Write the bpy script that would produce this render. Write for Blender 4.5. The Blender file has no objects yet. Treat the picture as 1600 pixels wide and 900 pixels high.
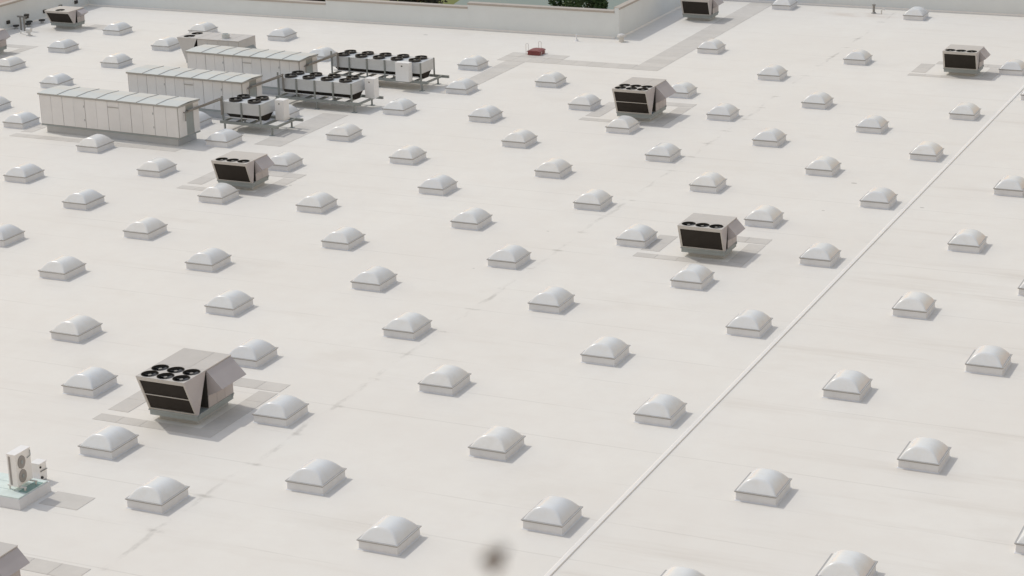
import bpy, bmesh, math, random
from mathutils import Matrix, Vector
random.seed(7)
scene = bpy.context.scene
col = scene.collection
PI = math.pi

# ---------------------------------------------------------------- camera
cam_d = bpy.data.cameras.new('camera')
cam = bpy.data.objects.new('camera', cam_d)
col.objects.link(cam)
scene.camera = cam
CAM_H = 29.15
right = Vector((0.90864959, 0.41667335, -0.02718888))
upv = Vector((-0.10667113, 0.29458727, 0.94965236))
fwd = Vector((-0.40370433, 0.86000096, -0.31212362))
cam.matrix_world = Matrix(((right.x, upv.x, -fwd.x, 0),
                           (right.y, upv.y, -fwd.y, 0),
                           (right.z, upv.z, -fwd.z, CAM_H),
                           (0, 0, 0, 1)))
cam_d.sensor_width = 36
cam_d.lens = 73.585
cam_d.clip_start = 0.05
cam_d.clip_end = 6000
cam_d.dof.use_dof = True
cam_d.dof.focus_distance = 95
cam_d.dof.aperture_fstop = 9.0

# ---------------------------------------------------------------- light
SUN_TRAVEL = Vector((0.600, -0.125, -0.79)).normalized()
to_sun = -SUN_TRAVEL
elev = math.asin(to_sun.z)
az = math.atan2(to_sun.x, to_sun.y)
world = bpy.data.worlds.new('World')
scene.world = world
world.use_nodes = True
wn = world.node_tree.nodes
wl = world.node_tree.links
wn.clear()
sky = wn.new('ShaderNodeTexSky')
sky.sky_type = 'NISHITA'
sky.sun_disc = False
sky.sun_elevation = elev
sky.sun_rotation = az
sky.altitude = 0
sky.air_density = 3.6
sky.dust_density = 0.6
sky.ozone_density = 1.0
bg = wn.new('ShaderNodeBackground')
bg.inputs['Strength'].default_value = 0.15
wo = wn.new('ShaderNodeOutputWorld')
hz = wn.new('ShaderNodeMix')           # thin high haze takes the colour cast off the sky
hz.data_type = 'RGBA'
hz.blend_type = 'MULTIPLY'
hz.inputs[0].default_value = 1.0
hz.inputs[7].default_value = (1.19, 0.985, 1.05, 1)
wl.new(sky.outputs[0], hz.inputs[6])
wl.new(hz.outputs[2], bg.inputs['Color'])
wl.new(bg.outputs[0], wo.inputs['Surface'])
sun_d = bpy.data.lights.new('sun', 'SUN')
sun_d.energy = 2.0
sun_d.angle = math.radians(0.6)
sun_d.color = (0.97, 0.93, 0.835)
sun = bpy.data.objects.new('sun', sun_d)
col.objects.link(sun)
sun.location = (-60, 100, 80)
sun.rotation_euler = SUN_TRAVEL.to_track_quat('-Z', 'Y').to_euler()
scene.view_settings.view_transform = 'Standard'
scene.view_settings.look = 'None'
scene.view_settings.gamma = 1
scene.view_settings.exposure = -0.34
scene.render.engine = 'CYCLES'
scene.cycles.max_bounces = 8
scene.cycles.diffuse_bounces = 5

# ---------------------------------------------------------------- materials
MATS = {}


def nodes_of(name):
    m = bpy.data.materials.new(name)
    m.use_nodes = True
    return m, m.node_tree.nodes, m.node_tree.links, m.node_tree.nodes['Principled BSDF']


def mat(name, c, rough=0.5, metal=0.0, var=0.06, scale=3.0, spec=0.5, bump=0.0, stretch=(1, 1, 1)):
    """painted metal, membrane, plastic: colour with fine soiling"""
    m, n, l, p = nodes_of(name)
    tc = n.new('ShaderNodeTexCoord')
    mp = n.new('ShaderNodeMapping')
    mp.inputs['Scale'].default_value = stretch
    l.new(tc.outputs['Object'], mp.inputs['Vector'])
    no = n.new('ShaderNodeTexNoise')
    no.inputs['Scale'].default_value = scale
    no.inputs['Detail'].default_value = 6
    no.inputs['Roughness'].default_value = 0.65
    l.new(mp.outputs[0], no.inputs['Vector'])
    oi = n.new('ShaderNodeObjectInfo')
    mr = n.new('ShaderNodeMapRange')
    mr.inputs['From Min'].default_value = 0.25
    mr.inputs['From Max'].default_value = 0.75
    mr.inputs['To Min'].default_value = 1 - var
    mr.inputs['To Max'].default_value = 1 + var
    l.new(no.outputs['Fac'], mr.inputs['Value'])
    rv = n.new('ShaderNodeMapRange')
    rv.inputs['To Min'].default_value = 1 - var * 0.6
    rv.inputs['To Max'].default_value = 1 + var * 0.6
    l.new(oi.outputs['Random'], rv.inputs['Value'])
    mu = n.new('ShaderNodeMath')
    mu.operation = 'MULTIPLY'
    l.new(mr.outputs[0], mu.inputs[0])
    l.new(rv.outputs[0], mu.inputs[1])
    hs = n.new('ShaderNodeHueSaturation')
    hs.inputs['Color'].default_value = (*c, 1)
    l.new(mu.outputs[0], hs.inputs['Value'])
    l.new(hs.outputs[0], p.inputs['Base Color'])
    p.inputs['Roughness'].default_value = rough
    p.inputs['Metallic'].default_value = metal
    p.inputs['Specular IOR Level'].default_value = spec
    if bump:
        b = n.new('ShaderNodeBump')
        b.inputs['Strength'].default_value = bump
        b.inputs['Distance'].default_value = 0.02
        l.new(no.outputs['Fac'], b.inputs['Height'])
        l.new(b.outputs[0], p.inputs['Normal'])
    MATS[name] = m
    return m


mat('curb_membrane', (0.69, 0.725, 0.785), 0.6, var=0.05, scale=2.5, bump=0.15)
mat('unit_curb', (0.46, 0.49, 0.53), 0.6, var=0.06, scale=2)
mat('aluminium_frame', (0.40, 0.405, 0.41), 0.45, metal=0.0, var=0.06)
mat('frame_gasket', (0.20, 0.20, 0.20), 0.6)
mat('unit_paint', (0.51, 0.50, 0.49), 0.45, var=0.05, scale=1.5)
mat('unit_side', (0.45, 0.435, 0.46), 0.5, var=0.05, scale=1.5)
mat('unit_grey', (0.50, 0.51, 0.525), 0.45, var=0.05, scale=1.5)
mat('unit_rail', (0.30, 0.345, 0.365), 0.5, var=0.08)
mat('dark_gap', (0.035, 0.035, 0.035), 0.8)
mat('black_plastic', (0.03, 0.03, 0.032), 0.45, var=0.15)
mat('fan_blade', (0.10, 0.10, 0.10), 0.4, metal=0.3)
mat('fan_motor', (0.22, 0.22, 0.22), 0.45, metal=0.3)
mat('handler_roof', (0.55, 0.605, 0.63), 0.4, metal=0.0, var=0.06, scale=1.2)
mat('handler_panel', (0.70, 0.725, 0.765), 0.45, metal=0.0, var=0.05, scale=1.0)
mat('handler_trim', (0.36, 0.37, 0.37), 0.45, metal=0.0)
mat('galvanised', (0.25, 0.275, 0.275), 0.45, metal=0.0, var=0.12, scale=5)
mat('condenser_panel', (0.55, 0.58, 0.61), 0.4, metal=0.0, var=0.06)
mat('white_cabinet', (0.76, 0.79, 0.83), 0.4, var=0.03)
mat('minisplit_white', (0.80, 0.81, 0.83), 0.4, var=0.03)
mat('grille_grey', (0.30, 0.29, 0.29), 0.5)
mat('teal_board', (0.62, 0.72, 0.71), 0.6, var=0.08)
mat('teal_dark', (0.22, 0.36, 0.34), 0.6, var=0.1)
mat('pipe_grey', (0.26, 0.26, 0.26), 0.5, metal=0.3)
mat('vent_metal', (0.62, 0.63, 0.64), 0.35, metal=0.0)
mat('red_paint', (0.20, 0.05, 0.055), 0.5, var=0.15)
mat('coping_metal', (0.42, 0.40, 0.385), 0.45, metal=0.2, var=0.05)
mat('parapet_membrane', (0.66, 0.72, 0.77), 0.6, var=0.035, scale=0.6, bump=0.1)
mat('walk_pad', (0.585, 0.565, 0.535), 0.75, var=0.06, scale=1.6, bump=0.3)
mat('joint_membrane', (0.80, 0.79, 0.77), 0.55, var=0.03)
mat('bark', (0.10, 0.075, 0.05), 0.9, var=0.2, scale=6)
mat('brick_paving', (0.38, 0.30, 0.26), 0.8, var=0.1)
mat('fly_body', (0.03, 0.028, 0.028), 0.5)
mat('fly_wing', (0.35, 0.30, 0.30), 0.3)


def mat_coil():
    m, n, l, p = nodes_of('coil')
    tc = n.new('ShaderNodeTexCoord')
    w = n.new('ShaderNodeTexWave')
    w.wave_type = 'BANDS'
    w.bands_direction = 'Z'
    w.inputs['Scale'].default_value = 16
    w.inputs['Distortion'].default_value = 0.4
    l.new(tc.outputs['Object'], w.inputs['Vector'])
    no = n.new('ShaderNodeTexNoise')
    no.inputs['Scale'].default_value = 2.2
    l.new(tc.outputs['Object'], no.inputs['Vector'])
    mx = n.new('ShaderNodeMix')
    mx.data_type = 'RGBA'
    mx.inputs[6].default_value = (0.028, 0.025, 0.023, 1)
    mx.inputs[7].default_value = (0.056, 0.050, 0.046, 1)
    ad = n.new('ShaderNodeMath')
    ad.operation = 'MULTIPLY'
    l.new(w.outputs['Fac'], ad.inputs[0])
    l.new(no.outputs['Fac'], ad.inputs[1])
    l.new(ad.outputs[0], mx.inputs[0])
    l.new(mx.outputs[2], p.inputs['Base Color'])
    p.inputs['Roughness'].default_value = 0.8
    p.inputs['Specular IOR Level'].default_value = 0.15
    MATS['coil'] = m


def mat_dome():
    m, n, l, p = nodes_of('acrylic_dome')
    oi = n.new('ShaderNodeObjectInfo')
    tc = n.new('ShaderNodeTexCoord')
    va = n.new('ShaderNodeVectorMath')
    va.operation = 'ADD'
    l.new(tc.outputs['Object'], va.inputs[0])
    l.new(oi.outputs['Location'], va.inputs[1])
    no = n.new('ShaderNodeTexNoise')
    no.inputs['Scale'].default_value = 2.4
    no.inputs['Detail'].default_value = 6
    no.inputs['Roughness'].default_value = 0.7
    l.new(va.outputs[0], no.inputs['Vector'])
    cr = n.new('ShaderNodeValToRGB')
    cr.color_ramp.elements[0].color = (0.69, 0.725, 0.765, 1)
    cr.color_ramp.elements[1].color = (0.77, 0.785, 0.79, 1)
    e = cr.color_ramp.elements.new(0.55)
    e.color = (0.735, 0.77, 0.80, 1)
    l.new(oi.outputs['Random'], cr.inputs[0])
    mr = n.new('ShaderNodeMapRange')
    mr.inputs['From Min'].default_value = 0.45
    mr.inputs['From Max'].default_value = 0.75
    mr.inputs['To Max'].default_value = 0.45
    l.new(no.outputs['Fac'], mr.inputs['Value'])
    mx = n.new('ShaderNodeMix')
    mx.data_type = 'RGBA'
    l.new(mr.outputs[0], mx.inputs[0])
    l.new(cr.outputs[0], mx.inputs[6])
    mx.inputs[7].default_value = (0.64, 0.64, 0.62, 1)
    l.new(mx.outputs[2], p.inputs['Base Color'])
    rr = n.new('ShaderNodeMapRange')
    rr.inputs['To Min'].default_value = 0.10
    rr.inputs['To Max'].default_value = 0.34
    l.new(no.outputs['Fac'], rr.inputs['Value'])
    l.new(rr.outputs[0], p.inputs['Roughness'])
    p.inputs['IOR'].default_value = 1.49
    p.inputs['Specular IOR Level'].default_value = 0.4
    MATS['acrylic_dome'] = m


def mat_roof():
    m, n, l, p = nodes_of('roof_membrane')
    tc = n.new('ShaderNodeTexCoord')
    sx = n.new('ShaderNodeSeparateXYZ')
    l.new(tc.outputs['Object'], sx.inputs[0])

    def math_(op, a, b=None, c=None):
        q = n.new('ShaderNodeMath')
        q.operation = op
        for i, v in enumerate((a, b, c)):
            if v is None:
                continue
            if isinstance(v, (int, float)):
                q.inputs[i].default_value = v
            else:
                l.new(v, q.inputs[i])
        return q.outputs[0]

    def noise(scale, st=(1, 1, 1), rot=0.0, detail=5, rough=0.6):
        mp = n.new('ShaderNodeMapping')
        mp.inputs['Scale'].default_value = st
        mp.inputs['Rotation'].default_value = (0, 0, rot)
        l.new(tc.outputs['Object'], mp.inputs['Vector'])
        q = n.new('ShaderNodeTexNoise')
        q.inputs['Scale'].default_value = scale
        q.inputs['Detail'].default_value = detail
        q.inputs['Roughness'].default_value = rough
        l.new(mp.outputs[0], q.inputs['Vector'])
        return q.outputs['Fac']

    def ramp(v, a, b, lo=0.0, hi=1.0):
        q = n.new('ShaderNodeMapRange')
        q.interpolation_type = 'SMOOTHSTEP'
        q.inputs['From Min'].default_value = a
        q.inputs['From Max'].default_value = b
        q.inputs['To Min'].default_value = lo
        q.inputs['To Max'].default_value = hi
        l.new(v, q.inputs['Value'])
        return q.outputs[0]
    X, Y = sx.outputs[0], sx.outputs[1]
    big = ramp(noise(0.09, detail=4), 0.3, 0.7)
    mid = ramp(noise(0.7, detail=6, rough=0.7), 0.3, 0.75)
    # water streaks running off the raised joint, diagonal on its far side
    stre_r = ramp(noise(0.55, (0.10, 1, 1), math.radians(22.5), 6, 0.65), 0.52, 0.75)
    stre_l = ramp(noise(0.55, (0.13, 1, 1), 0, 6, 0.65), 0.55, 0.8)
    side = ramp(X, -25.0, -24.0)
    mxs = n.new('ShaderNodeMix')
    l.new(side, mxs.inputs[0])
    l.new(math_('MULTIPLY', stre_l, 0.6), mxs.inputs[2])
    l.new(stre_r, mxs.inputs[3])
    streak = mxs.outputs[0]
    # welded laps of the membrane sheets, 3.05 m apart, wandering a little
    wob = math_('MULTIPLY', math_('SUBTRACT', noise(0.15), 0.5), 0.10)
    fr = math_('FRACT', math_('ADD', math_('MULTIPLY', math_('ADD', Y, wob), 1 / 3.05), 0.23))
    lap = math_('LESS_THAN', math_('ABSOLUTE', math_('SUBTRACT', fr, 0.5)), 0.011)
    lapd = math_('MULTIPLY', lap, ramp(noise(0.35, (0.4, 1, 1)), 0.42, 0.6))
    # long grubby seam with patches of dirt
    sd = math_('ABSOLUTE', math_('ADD', math_('ADD', X, 38.1), math_('MULTIPLY', math_('SUBTRACT', noise(0.25), 0.5), 0.9)))
    seam = math_('MULTIPLY', ramp(sd, 0.16, 0.03), ramp(noise(0.6, (1, 0.5, 1), 0, 6, 0.7), 0.46, 0.66))
    # grime where the laps cross that seam, and dried ponding blotches
    cross = math_('MULTIPLY', ramp(sd, 0.45, 0.05), math_('MULTIPLY', ramp(math_('ABSOLUTE', math_('SUBTRACT', fr, 0.5)), 0.06, 0.01), ramp(noise(1.5), 0.4, 0.6)))
    pond = ramp(noise(0.22, (0.6, 1, 1), 0, 7, 0.62), 0.56, 0.70)
    # specks of debris
    vo = n.new('ShaderNodeTexVoronoi')
    vo.inputs['Scale'].default_value = 0.42
    vo.inputs['Randomness'].default_value = 1.0
    mpv = n.new('ShaderNodeMapping')
    mpv.inputs['Scale'].default_value = (0.6, 1.0, 1)
    l.new(tc.outputs['Object'], mpv.inputs['Vector'])
    l.new(mpv.outputs[0], vo.inputs['Vector'])
    sepc = n.new('ShaderNodeSeparateColor')
    l.new(vo.outputs['Color'], sepc.inputs[0])
    speck = math_('MULTIPLY', math_('LESS_THAN', vo.outputs['Distance'], math_('MULTIPLY', sepc.outputs[1], 0.055)),
                  math_('GREATER_THAN', sepc.outputs[0], 0.72))
    # rusty run-off round the old pipe by the far wall
    dx = math_('MULTIPLY', math_('ADD', X, 40.2), 0.30)
    dy = math_('MULTIPLY', math_('ADD', Y, -146.2), 0.75)
    rd = math_('SQRT', math_('ADD', math_('MULTIPLY', dx, dx), math_('MULTIPLY', dy, dy)))
    rust = math_('MULTIPLY', ramp(rd, 1.15, 0.1), ramp(noise(1.1, (0.4, 1, 1)), 0.35, 0.65))

    def mixc(fac, a, b):
        q = n.new('ShaderNodeMix')
        q.data_type = 'RGBA'
        l.new(fac, q.inputs[0])
        for i, v in ((6, a), (7, b)):
            if isinstance(v, tuple):
                q.inputs[i].default_value = (*v, 1)
            else:
                l.new(v, q.inputs[i])
        return q.outputs[2]
    c = mixc(big, (0.745, 0.726, 0.69), (0.775, 0.762, 0.728))
    c = mixc(math_('MULTIPLY', mid, 0.5), c, (0.72, 0.692, 0.655))
    c = mixc(math_('MULTIPLY', streak, 0.8), c, (0.65, 0.618, 0.575))
    c = mixc(math_('MULTIPLY', lapd, 0.26), c, (0.48, 0.46, 0.43))
    c = mixc(math_('MULTIPLY', seam, 0.5), c, (0.40, 0.385, 0.36))
    c = mixc(math_('MULTIPLY', pond, 0.22), c, (0.62, 0.585, 0.535))
    c = mixc(math_('MULTIPLY', cross, 0.45), c, (0.36, 0.34, 0.31))
    c = mixc(math_('MULTIPLY', speck, 0.5), c, (0.25, 0.24, 0.22))
    c = mixc(math_('MULTIPLY', rust, 0.45), c, (0.50, 0.40, 0.33))
    l.new(c, p.inputs['Base Color'])
    p.inputs['Roughness'].default_value = 0.62
    p.inputs['Specular IOR Level'].default_value = 0.3
    b = n.new('ShaderNodeBump')
    b.inputs['Strength'].default_value = 0.25
    b.inputs['Distance'].default_value = 0.02
    hgt = math_('ADD', math_('MULTIPLY', noise(0.8, detail=7, rough=0.6), 1.0), math_('MULTIPLY', lap, 0.35))
    l.new(hgt, b.inputs['Height'])
    l.new(b.outputs[0], p.inputs['Normal'])
    MATS['roof_membrane'] = m


def mat_leaf(name, c1, c2):
    m, n, l, p = nodes_of(name)
    tc = n.new('ShaderNodeTexCoord')
    no = n.new('ShaderNodeTexNoise')
    no.inputs['Scale'].default_value = 1.2
    no.inputs['Detail'].default_value = 4
    l.new(tc.outputs['Object'], no.inputs['Vector'])
    mx = n.new('ShaderNodeMix')
    mx.data_type = 'RGBA'
    mx.inputs[6].default_value = (*c1, 1)
    mx.inputs[7].default_value = (*c2, 1)
    l.new(no.outputs['Fac'], mx.inputs[0])
    l.new(mx.outputs[2], p.inputs['Base Color'])
    p.inputs['Roughness'].default_value = 0.6
    MATS[name] = m


def mat_grass():
    m, n, l, p = nodes_of('lawn')
    tc = n.new('ShaderNodeTexCoord')
    no = n.new('ShaderNodeTexNoise')
    no.inputs['Scale'].default_value = 0.6
    no.inputs['Detail'].default_value = 8
    l.new(tc.outputs['Object'], no.inputs['Vector'])
    mx = n.new('ShaderNodeMix')
    mx.data_type = 'RGBA'
    mx.inputs[6].default_value = (0.10, 0.13, 0.03, 1)
    mx.inputs[7].default_value = (0.18, 0.20, 0.06, 1)
    l.new(no.outputs['Fac'], mx.inputs[0])
    l.new(mx.outputs[2], p.inputs['Base Color'])
    p.inputs['Roughness'].default_value = 0.9
    MATS['lawn'] = m


def mat_water():
    m, n, l, p = nodes_of('pond_water')
    tc = n.new('ShaderNodeTexCoord')
    no = n.new('ShaderNodeTexNoise')
    no.inputs['Scale'].default_value = 1.6
    no.inputs['Detail'].default_value = 5
    l.new(tc.outputs['Object'], no.inputs['Vector'])
    b = n.new('ShaderNodeBump')
    b.inputs['Strength'].default_value = 0.35
    b.inputs['Distance'].default_value = 0.06
    l.new(no.outputs['Fac'], b.inputs['Height'])
    l.new(b.outputs[0], p.inputs['Normal'])
    p.inputs['Base Color'].default_value = (0.17, 0.25, 0.26, 1)
    p.inputs['Roughness'].default_value = 0.4
    p.inputs['Specular IOR Level'].default_value = 0.25
    p.inputs['IOR'].default_value = 1.33
    MATS['pond_water'] = m


mat_coil()
mat_dome()
mat_roof()
mat_leaf('leaf_green', (0.03, 0.06, 0.018), (0.065, 0.11, 0.03))
mat_leaf('leaf_dark', (0.035, 0.028, 0.02), (0.05, 0.05, 0.028))
mat_grass()
mat_water()


# ---------------------------------------------------------------- mesh helper
class MB:
    def __init__(self):
        self.v = []
        self.f = []

    def add(self, vs, fs):
        o = len(self.v)
        self.v += [tuple(p) for p in vs]
        self.f += [tuple(i + o for i in q) for q in fs]
        return self

    def box(self, x0, x1, y0, y1, z0, z1):
        return self.add([(x0, y0, z0), (x1, y0, z0), (x1, y1, z0), (x0, y1, z0),
                         (x0, y0, z1), (x1, y0, z1), (x1, y1, z1), (x0, y1, z1)],
                        [(0, 3, 2, 1), (4, 5, 6, 7), (0, 1, 5, 4), (1, 2, 6, 5), (2, 3, 7, 6), (3, 0, 4, 7)])

    def taper(self, x0, x1, y0, y1, z0, z1, i):
        """box whose top is inset by i"""
        return self.add([(x0, y0, z0), (x1, y0, z0), (x1, y1, z0), (x0, y1, z0),
                         (x0 + i, y0 + i, z1), (x1 - i, y0 + i, z1), (x1 - i, y1 - i, z1), (x0 + i, y1 - i, z1)],
                        [(0, 3, 2, 1), (4, 5, 6, 7), (0, 1, 5, 4), (1, 2, 6, 5), (2, 3, 7, 6), (3, 0, 4, 7)])

    def prism(self, pts, a, b, axis):
        """closed profile extruded along an axis: 'x' -> pts are (y,z); 'y' -> pts are (x,z)"""
        n = len(pts)
        if axis == 'x':
            vs = [(a, p, q) for p, q in pts] + [(b, p, q) for p, q in pts]
        elif axis == 'y':
            vs = [(p, a, q) for p, q in pts] + [(p, b, q) for p, q in pts]
        else:
            vs = [(p, q, a) for p, q in pts] + [(p, q, b) for p, q in pts]
        fs = [tuple(range(n)), tuple(range(2 * n - 1, n - 1, -1))]
        fs += [(i, i + n, (i + 1) % n + n, (i + 1) % n) for i in range(n)]
        return self.add(vs, fs)

    def cyl(self, p0, p1, r0, r1=None, seg=12, caps=True):
        r1 = r0 if r1 is None else r1
        p0, p1 = Vector(p0), Vector(p1)
        d = (p1 - p0).normalized()
        a = d.orthogonal().normalized()
        b = d.cross(a)
        vs = []
        for p, r in ((p0, r0), (p1, r1)):
            for i in range(seg):
                t = 2 * PI * i / seg
                vs.append(p + a * (r * math.cos(t)) + b * (r * math.sin(t)))
        fs = [(i, (i + 1) % seg, (i + 1) % seg + seg, i + seg) for i in range(seg)]
        if caps:
            fs += [tuple(range(seg - 1, -1, -1)), tuple(range(seg, 2 * seg))]
        return self.add(vs, fs)

    def ring(self, cx, cy, z0, z1, ro, ri, seg=24):
        vs = []
        for r, z in ((ro, z0), (ro, z1), (ri, z1), (ri, z0)):
            for i in range(seg):
                t = 2 * PI * i / seg
                vs.append((cx + r * math.cos(t), cy + r * math.sin(t), z))
        fs = []
        for k in range(4):
            for i in range(seg):
                j = (i + 1) % seg
                fs.append((k * seg + i, k * seg + j, ((k + 1) % 4) * seg + j, ((k + 1) % 4) * seg + i))
        return self.add(vs, fs)

    def tube(self, pts, r, seg=8):
        for a, b in zip(pts[:-1], pts[1:]):
            self.cyl(a, b, r, r, seg)
        return self

    def holed_cell(self, x0, x1, y0, y1, z, cx, cy, r, seg=24):
        """flat rectangle with a round hole"""
        vs = []
        ang = sorted(set([2 * PI * i / seg for i in range(seg)] +
                         [math.atan2(yy - cy, xx - cx) % (2 * PI) for xx in (x0, x1) for yy in (y0, y1)]))
        for t in ang:
            vs.append((cx + r * math.cos(t), cy + r * math.sin(t), z))
        for t in ang:
            c, s = math.cos(t), math.sin(t)
            k = min(((x1 - cx) / c if c > 1e-9 else (x0 - cx) / c if c < -1e-9 else 1e9),
                    ((y1 - cy) / s if s > 1e-9 else (y0 - cy) / s if s < -1e-9 else 1e9))
            vs.append((cx + k * c, cy + k * s, z))
        m = len(ang)
        return self.add(vs, [(i, i + m, (i + 1) % m + m, (i + 1) % m) for i in range(m)])

    def mesh(self, name, smooth=False):
        me = bpy.data.meshes.new(name)
        me.from_pydata(self.v, [], self.f)
        bm = bmesh.new()
        bm.from_mesh(me)
        bmesh.ops.recalc_face_normals(bm, faces=bm.faces)
        bm.to_mesh(me)
        bm.free()
        if smooth:
            for p in me.polygons:
                p.use_smooth = True
        me.update()
        return me

    def build(self, name, material, parent=None, smooth=False, label=None):
        me = self.mesh(name, smooth)
        me.materials.append(MATS[material])
        return link(name, me, parent, label)


def link(name, me, parent=None, label=None):
    o = bpy.data.objects.new(name, me)
    col.objects.link(o)
    if parent:
        o.parent = parent
    if label:
        o['label'] = label
    return o


def thing(name, label, cat, loc=(0, 0, 0), rz=0.0, group=None):
    o = bpy.data.objects.new(name, None)
    col.objects.link(o)
    o.empty_display_size = 0.3
    o.location = loc
    o.rotation_euler = (0, 0, rz)
    return tag(o, label, cat, group)


def tag(o, label, cat, group=None):
    o['label'] = label
    o['category'] = cat
    if group:
        o['group'] = group
    return o


def struct(o):
    o['kind'] = 'structure'
    return o


def copy_tree(o, parent=None):
    c = o.copy()
    col.objects.link(c)
    c.parent = parent
    for ch in [q for q in o.children]:
        copy_tree(ch, c)
    return c


# ---------------------------------------------------------------- ground, water, roof
struct(MB().add([(-3000, -3000, -10), (3000, -3000, -10), (3000, 3000, -10), (-3000, 3000, -10)], [(0, 1, 2, 3)])
       .build('ground', 'lawn'))
pts = [(-94.2, 150), (-20, 150), (-5, 180), (20, 260), (-40, 300), (-110, 310), (-118, 240), (-97.0, 201), (-94.6, 188), (-93.6, 170)]
struct(MB().add([(x, y, -9.98) for x, y in pts], [tuple(range(len(pts)))]).build('pond', 'pond_water'))
struct(MB().add([(-190, 120, -9.98), (-121, 120, -9.98), (-121, 200, -9.98), (-190, 200, -9.98)], [(0, 1, 2, 3)])
       .build('paved_yard', 'brick_paving'))

WL, WB, WJ, WR = -98.4, 133.3, -53.8, 149.2      # faces of the parapets seen from the roof
poly = [(WL, -15), (30, -15), (30, WR), (WJ, WR), (WJ, WB), (WL, WB)]
roof = MB()
roof.prism(poly, -10.5, 0, 'z')
struct(roof.build('roof', 'roof_membrane'))


def parapet(name, label, x0, x1, y0, y1, h, side, pieces=4):
    """side = which face looks onto the roof"""
    t = thing(name, label, 'wall', ((x0 + x1) / 2, (y0 + y1) / 2, 0))
    cx, cy = t.location.x, t.location.y
    MB().box(x0 - cx, x1 - cx, y0 - cy, y1 - cy, -10.4, h).build('wall_body', 'parapet_membrane', t)
    # metal coping in lengths, with a small gap between them
    along_x = (x1 - x0) > (y1 - y0)
    a, b = (x0 - cx, x1 - cx) if along_x else (y0 - cy, y1 - cy)
    n = max(1, int(round((b - a) / 3.0)))
    o = 0.05
    for i in range(n):
        s, e = a + (b - a) * i / n + 0.004, a + (b - a) * (i + 1) / n - 0.004
        m = MB()
        if along_x:
            p = [(y0 - cy - o, h - 0.12), (y1 - cy + o, h - 0.12), (y1 - cy + o, h + 0.05), (y0 - cy - o, h + 0.02)]
            m.prism(p, s, e, 'x')
        else:
            p = [(x0 - cx - o, h - 0.12), (x1 - cx + o, h - 0.12), (x1 - cx + o, h + 0.02), (x0 - cx - o, h + 0.05)]
            m.prism(p, s, e, 'y')
        m.build('coping', 'coping_metal', t)
    # flashing strip at the foot
    m = MB()
    if side == '-y':
        m.prism([(y0 - cy - 0.10, 0.004), (y0 - cy + 0.01, 0.004), (y0 - cy + 0.01, 0.12)], a, b, 'x')
    elif side == '+x':
        m.prism([(x1 - cx + 0.10, 0.004), (x1 - cx - 0.01, 0.004), (x1 - cx - 0.01, 0.12)], a, b, 'y')
    m.build('base_flashing', 'joint_membrane', t)
    return t


T = 0.32
left_wall = parapet('parapet_wall', 'grey parapet wall with small dark scuppers along its foot', WL - T, WL, -15, WB - 0.003, 1.92, '+x')
parapet('parapet_wall', 'lowest stretch of back parapet wall, left of the first coping step', WL + 0.003, -77.1, WB, WB + T, 1.27, '-y')
parapet('parapet_wall', 'middle-height stretch of back parapet wall between two coping steps', -77.097, -65.45, WB, WB + T, 1.60, '-y')
parapet('parapet_wall', 'highest stretch of back parapet wall ending at the roof corner', -65.447, WJ - T - 0.003, WB, WB + T, 1.90, '-y')
parapet('parapet_wall', 'parapet wall running away from the corner and shading the roof beside it', WJ - T, WJ, WB - 0.004, WR - 0.003, 2.14, '+x')
parapet('parapet_wall', 'long grey parapet wall behind the rust stained pipe', WJ - T, 30, WR, WR + T, 2.14, '-y')

# raised expansion joint across the roof
jt = MB()
prof = [(-0.13, 0.004), (0.09, 0.004), (0.08, 0.02), (0.07, 0.048), (-0.06, 0.055), (-0.10, 0.02)]
jt.prism(prof, -15, WR - 0.12, 'y')
o = jt.build('expansion_joint', 'joint_membrane')
o.location = (-24.55, 0, 0)
tag(o, 'long raised white joint strip running straight across the roof', 'joint strip')


# ---------------------------------------------------------------- walkway pads
def pads(rects, name='walkway'):
    """rects: (x0,x1,y0,y1); each is cut into separate pads about a metre long"""
    xs = sum((r[0] + r[1]) / 2 for r in rects) / len(rects)
    ys = sum((r[2] + r[3]) / 2 for r in rects) / len(rects)
    e = bpy.data.objects.new(name, None)
    col.objects.link(e)
    e.location = (xs, ys, 0)
    e['kind'] = 'structure'
    for x0, x1, y0, y1 in rects:
        lx, ly = x1 - x0, y1 - y0
        n = max(1, round(max(lx, ly) / 1.1))
        for i in range(n):
            g = 0.004
            if lx >= ly:
                a, b, c, d = x0 + lx * i / n + g, x0 + lx * (i + 1) / n - g, y0, y1
            else:
                a, b, c, d = x0, x1, y0 + ly * i / n + g, y0 + ly * (i + 1) / n - g
            MB().taper(a - xs, b - xs, c - ys, d - ys, 0.003, 0.012, 0.004).build('walkway_pad', 'walk_pad', e)
    return e


def ring_pads(cx, f, six):
    x0, x1 = cx - 3.2, cx + 2.1
    y0, y1 = (f - 0.75, f + 5.1) if six else (f - 0.75, f + 3.9)
    pads([(x0, x1, y0, y0 + 0.62),
          (x0, x0 + 0.92, y0 + 1.05, y1 - 1.0),
          (x0 + 0.9, x1, y1 - 0.85, y1),
          (x1 - 0.85, x1, y0 + 0.66, y1 - 1.0)])


pads([(-59.0, -54.8, 125.75, 126.95)])
pads([(-59.0, -49.4, 124.3, 125.7)])
pads([(-58.3, -56.9, 114.2, 124.26)])
pads([(-49.36, -47.55, 124.3, 148.9)])
pads([(-62.6, -60.85, 99.2, 107.2)])
pads([(-77.6, -66.0, 96.25, 96.95), (-77.6, -76.8, 97.4, 99.6)])


# ---------------------------------------------------------------- skylights
SA, SB, SH = 1.5, 1.718, 0.35


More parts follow.
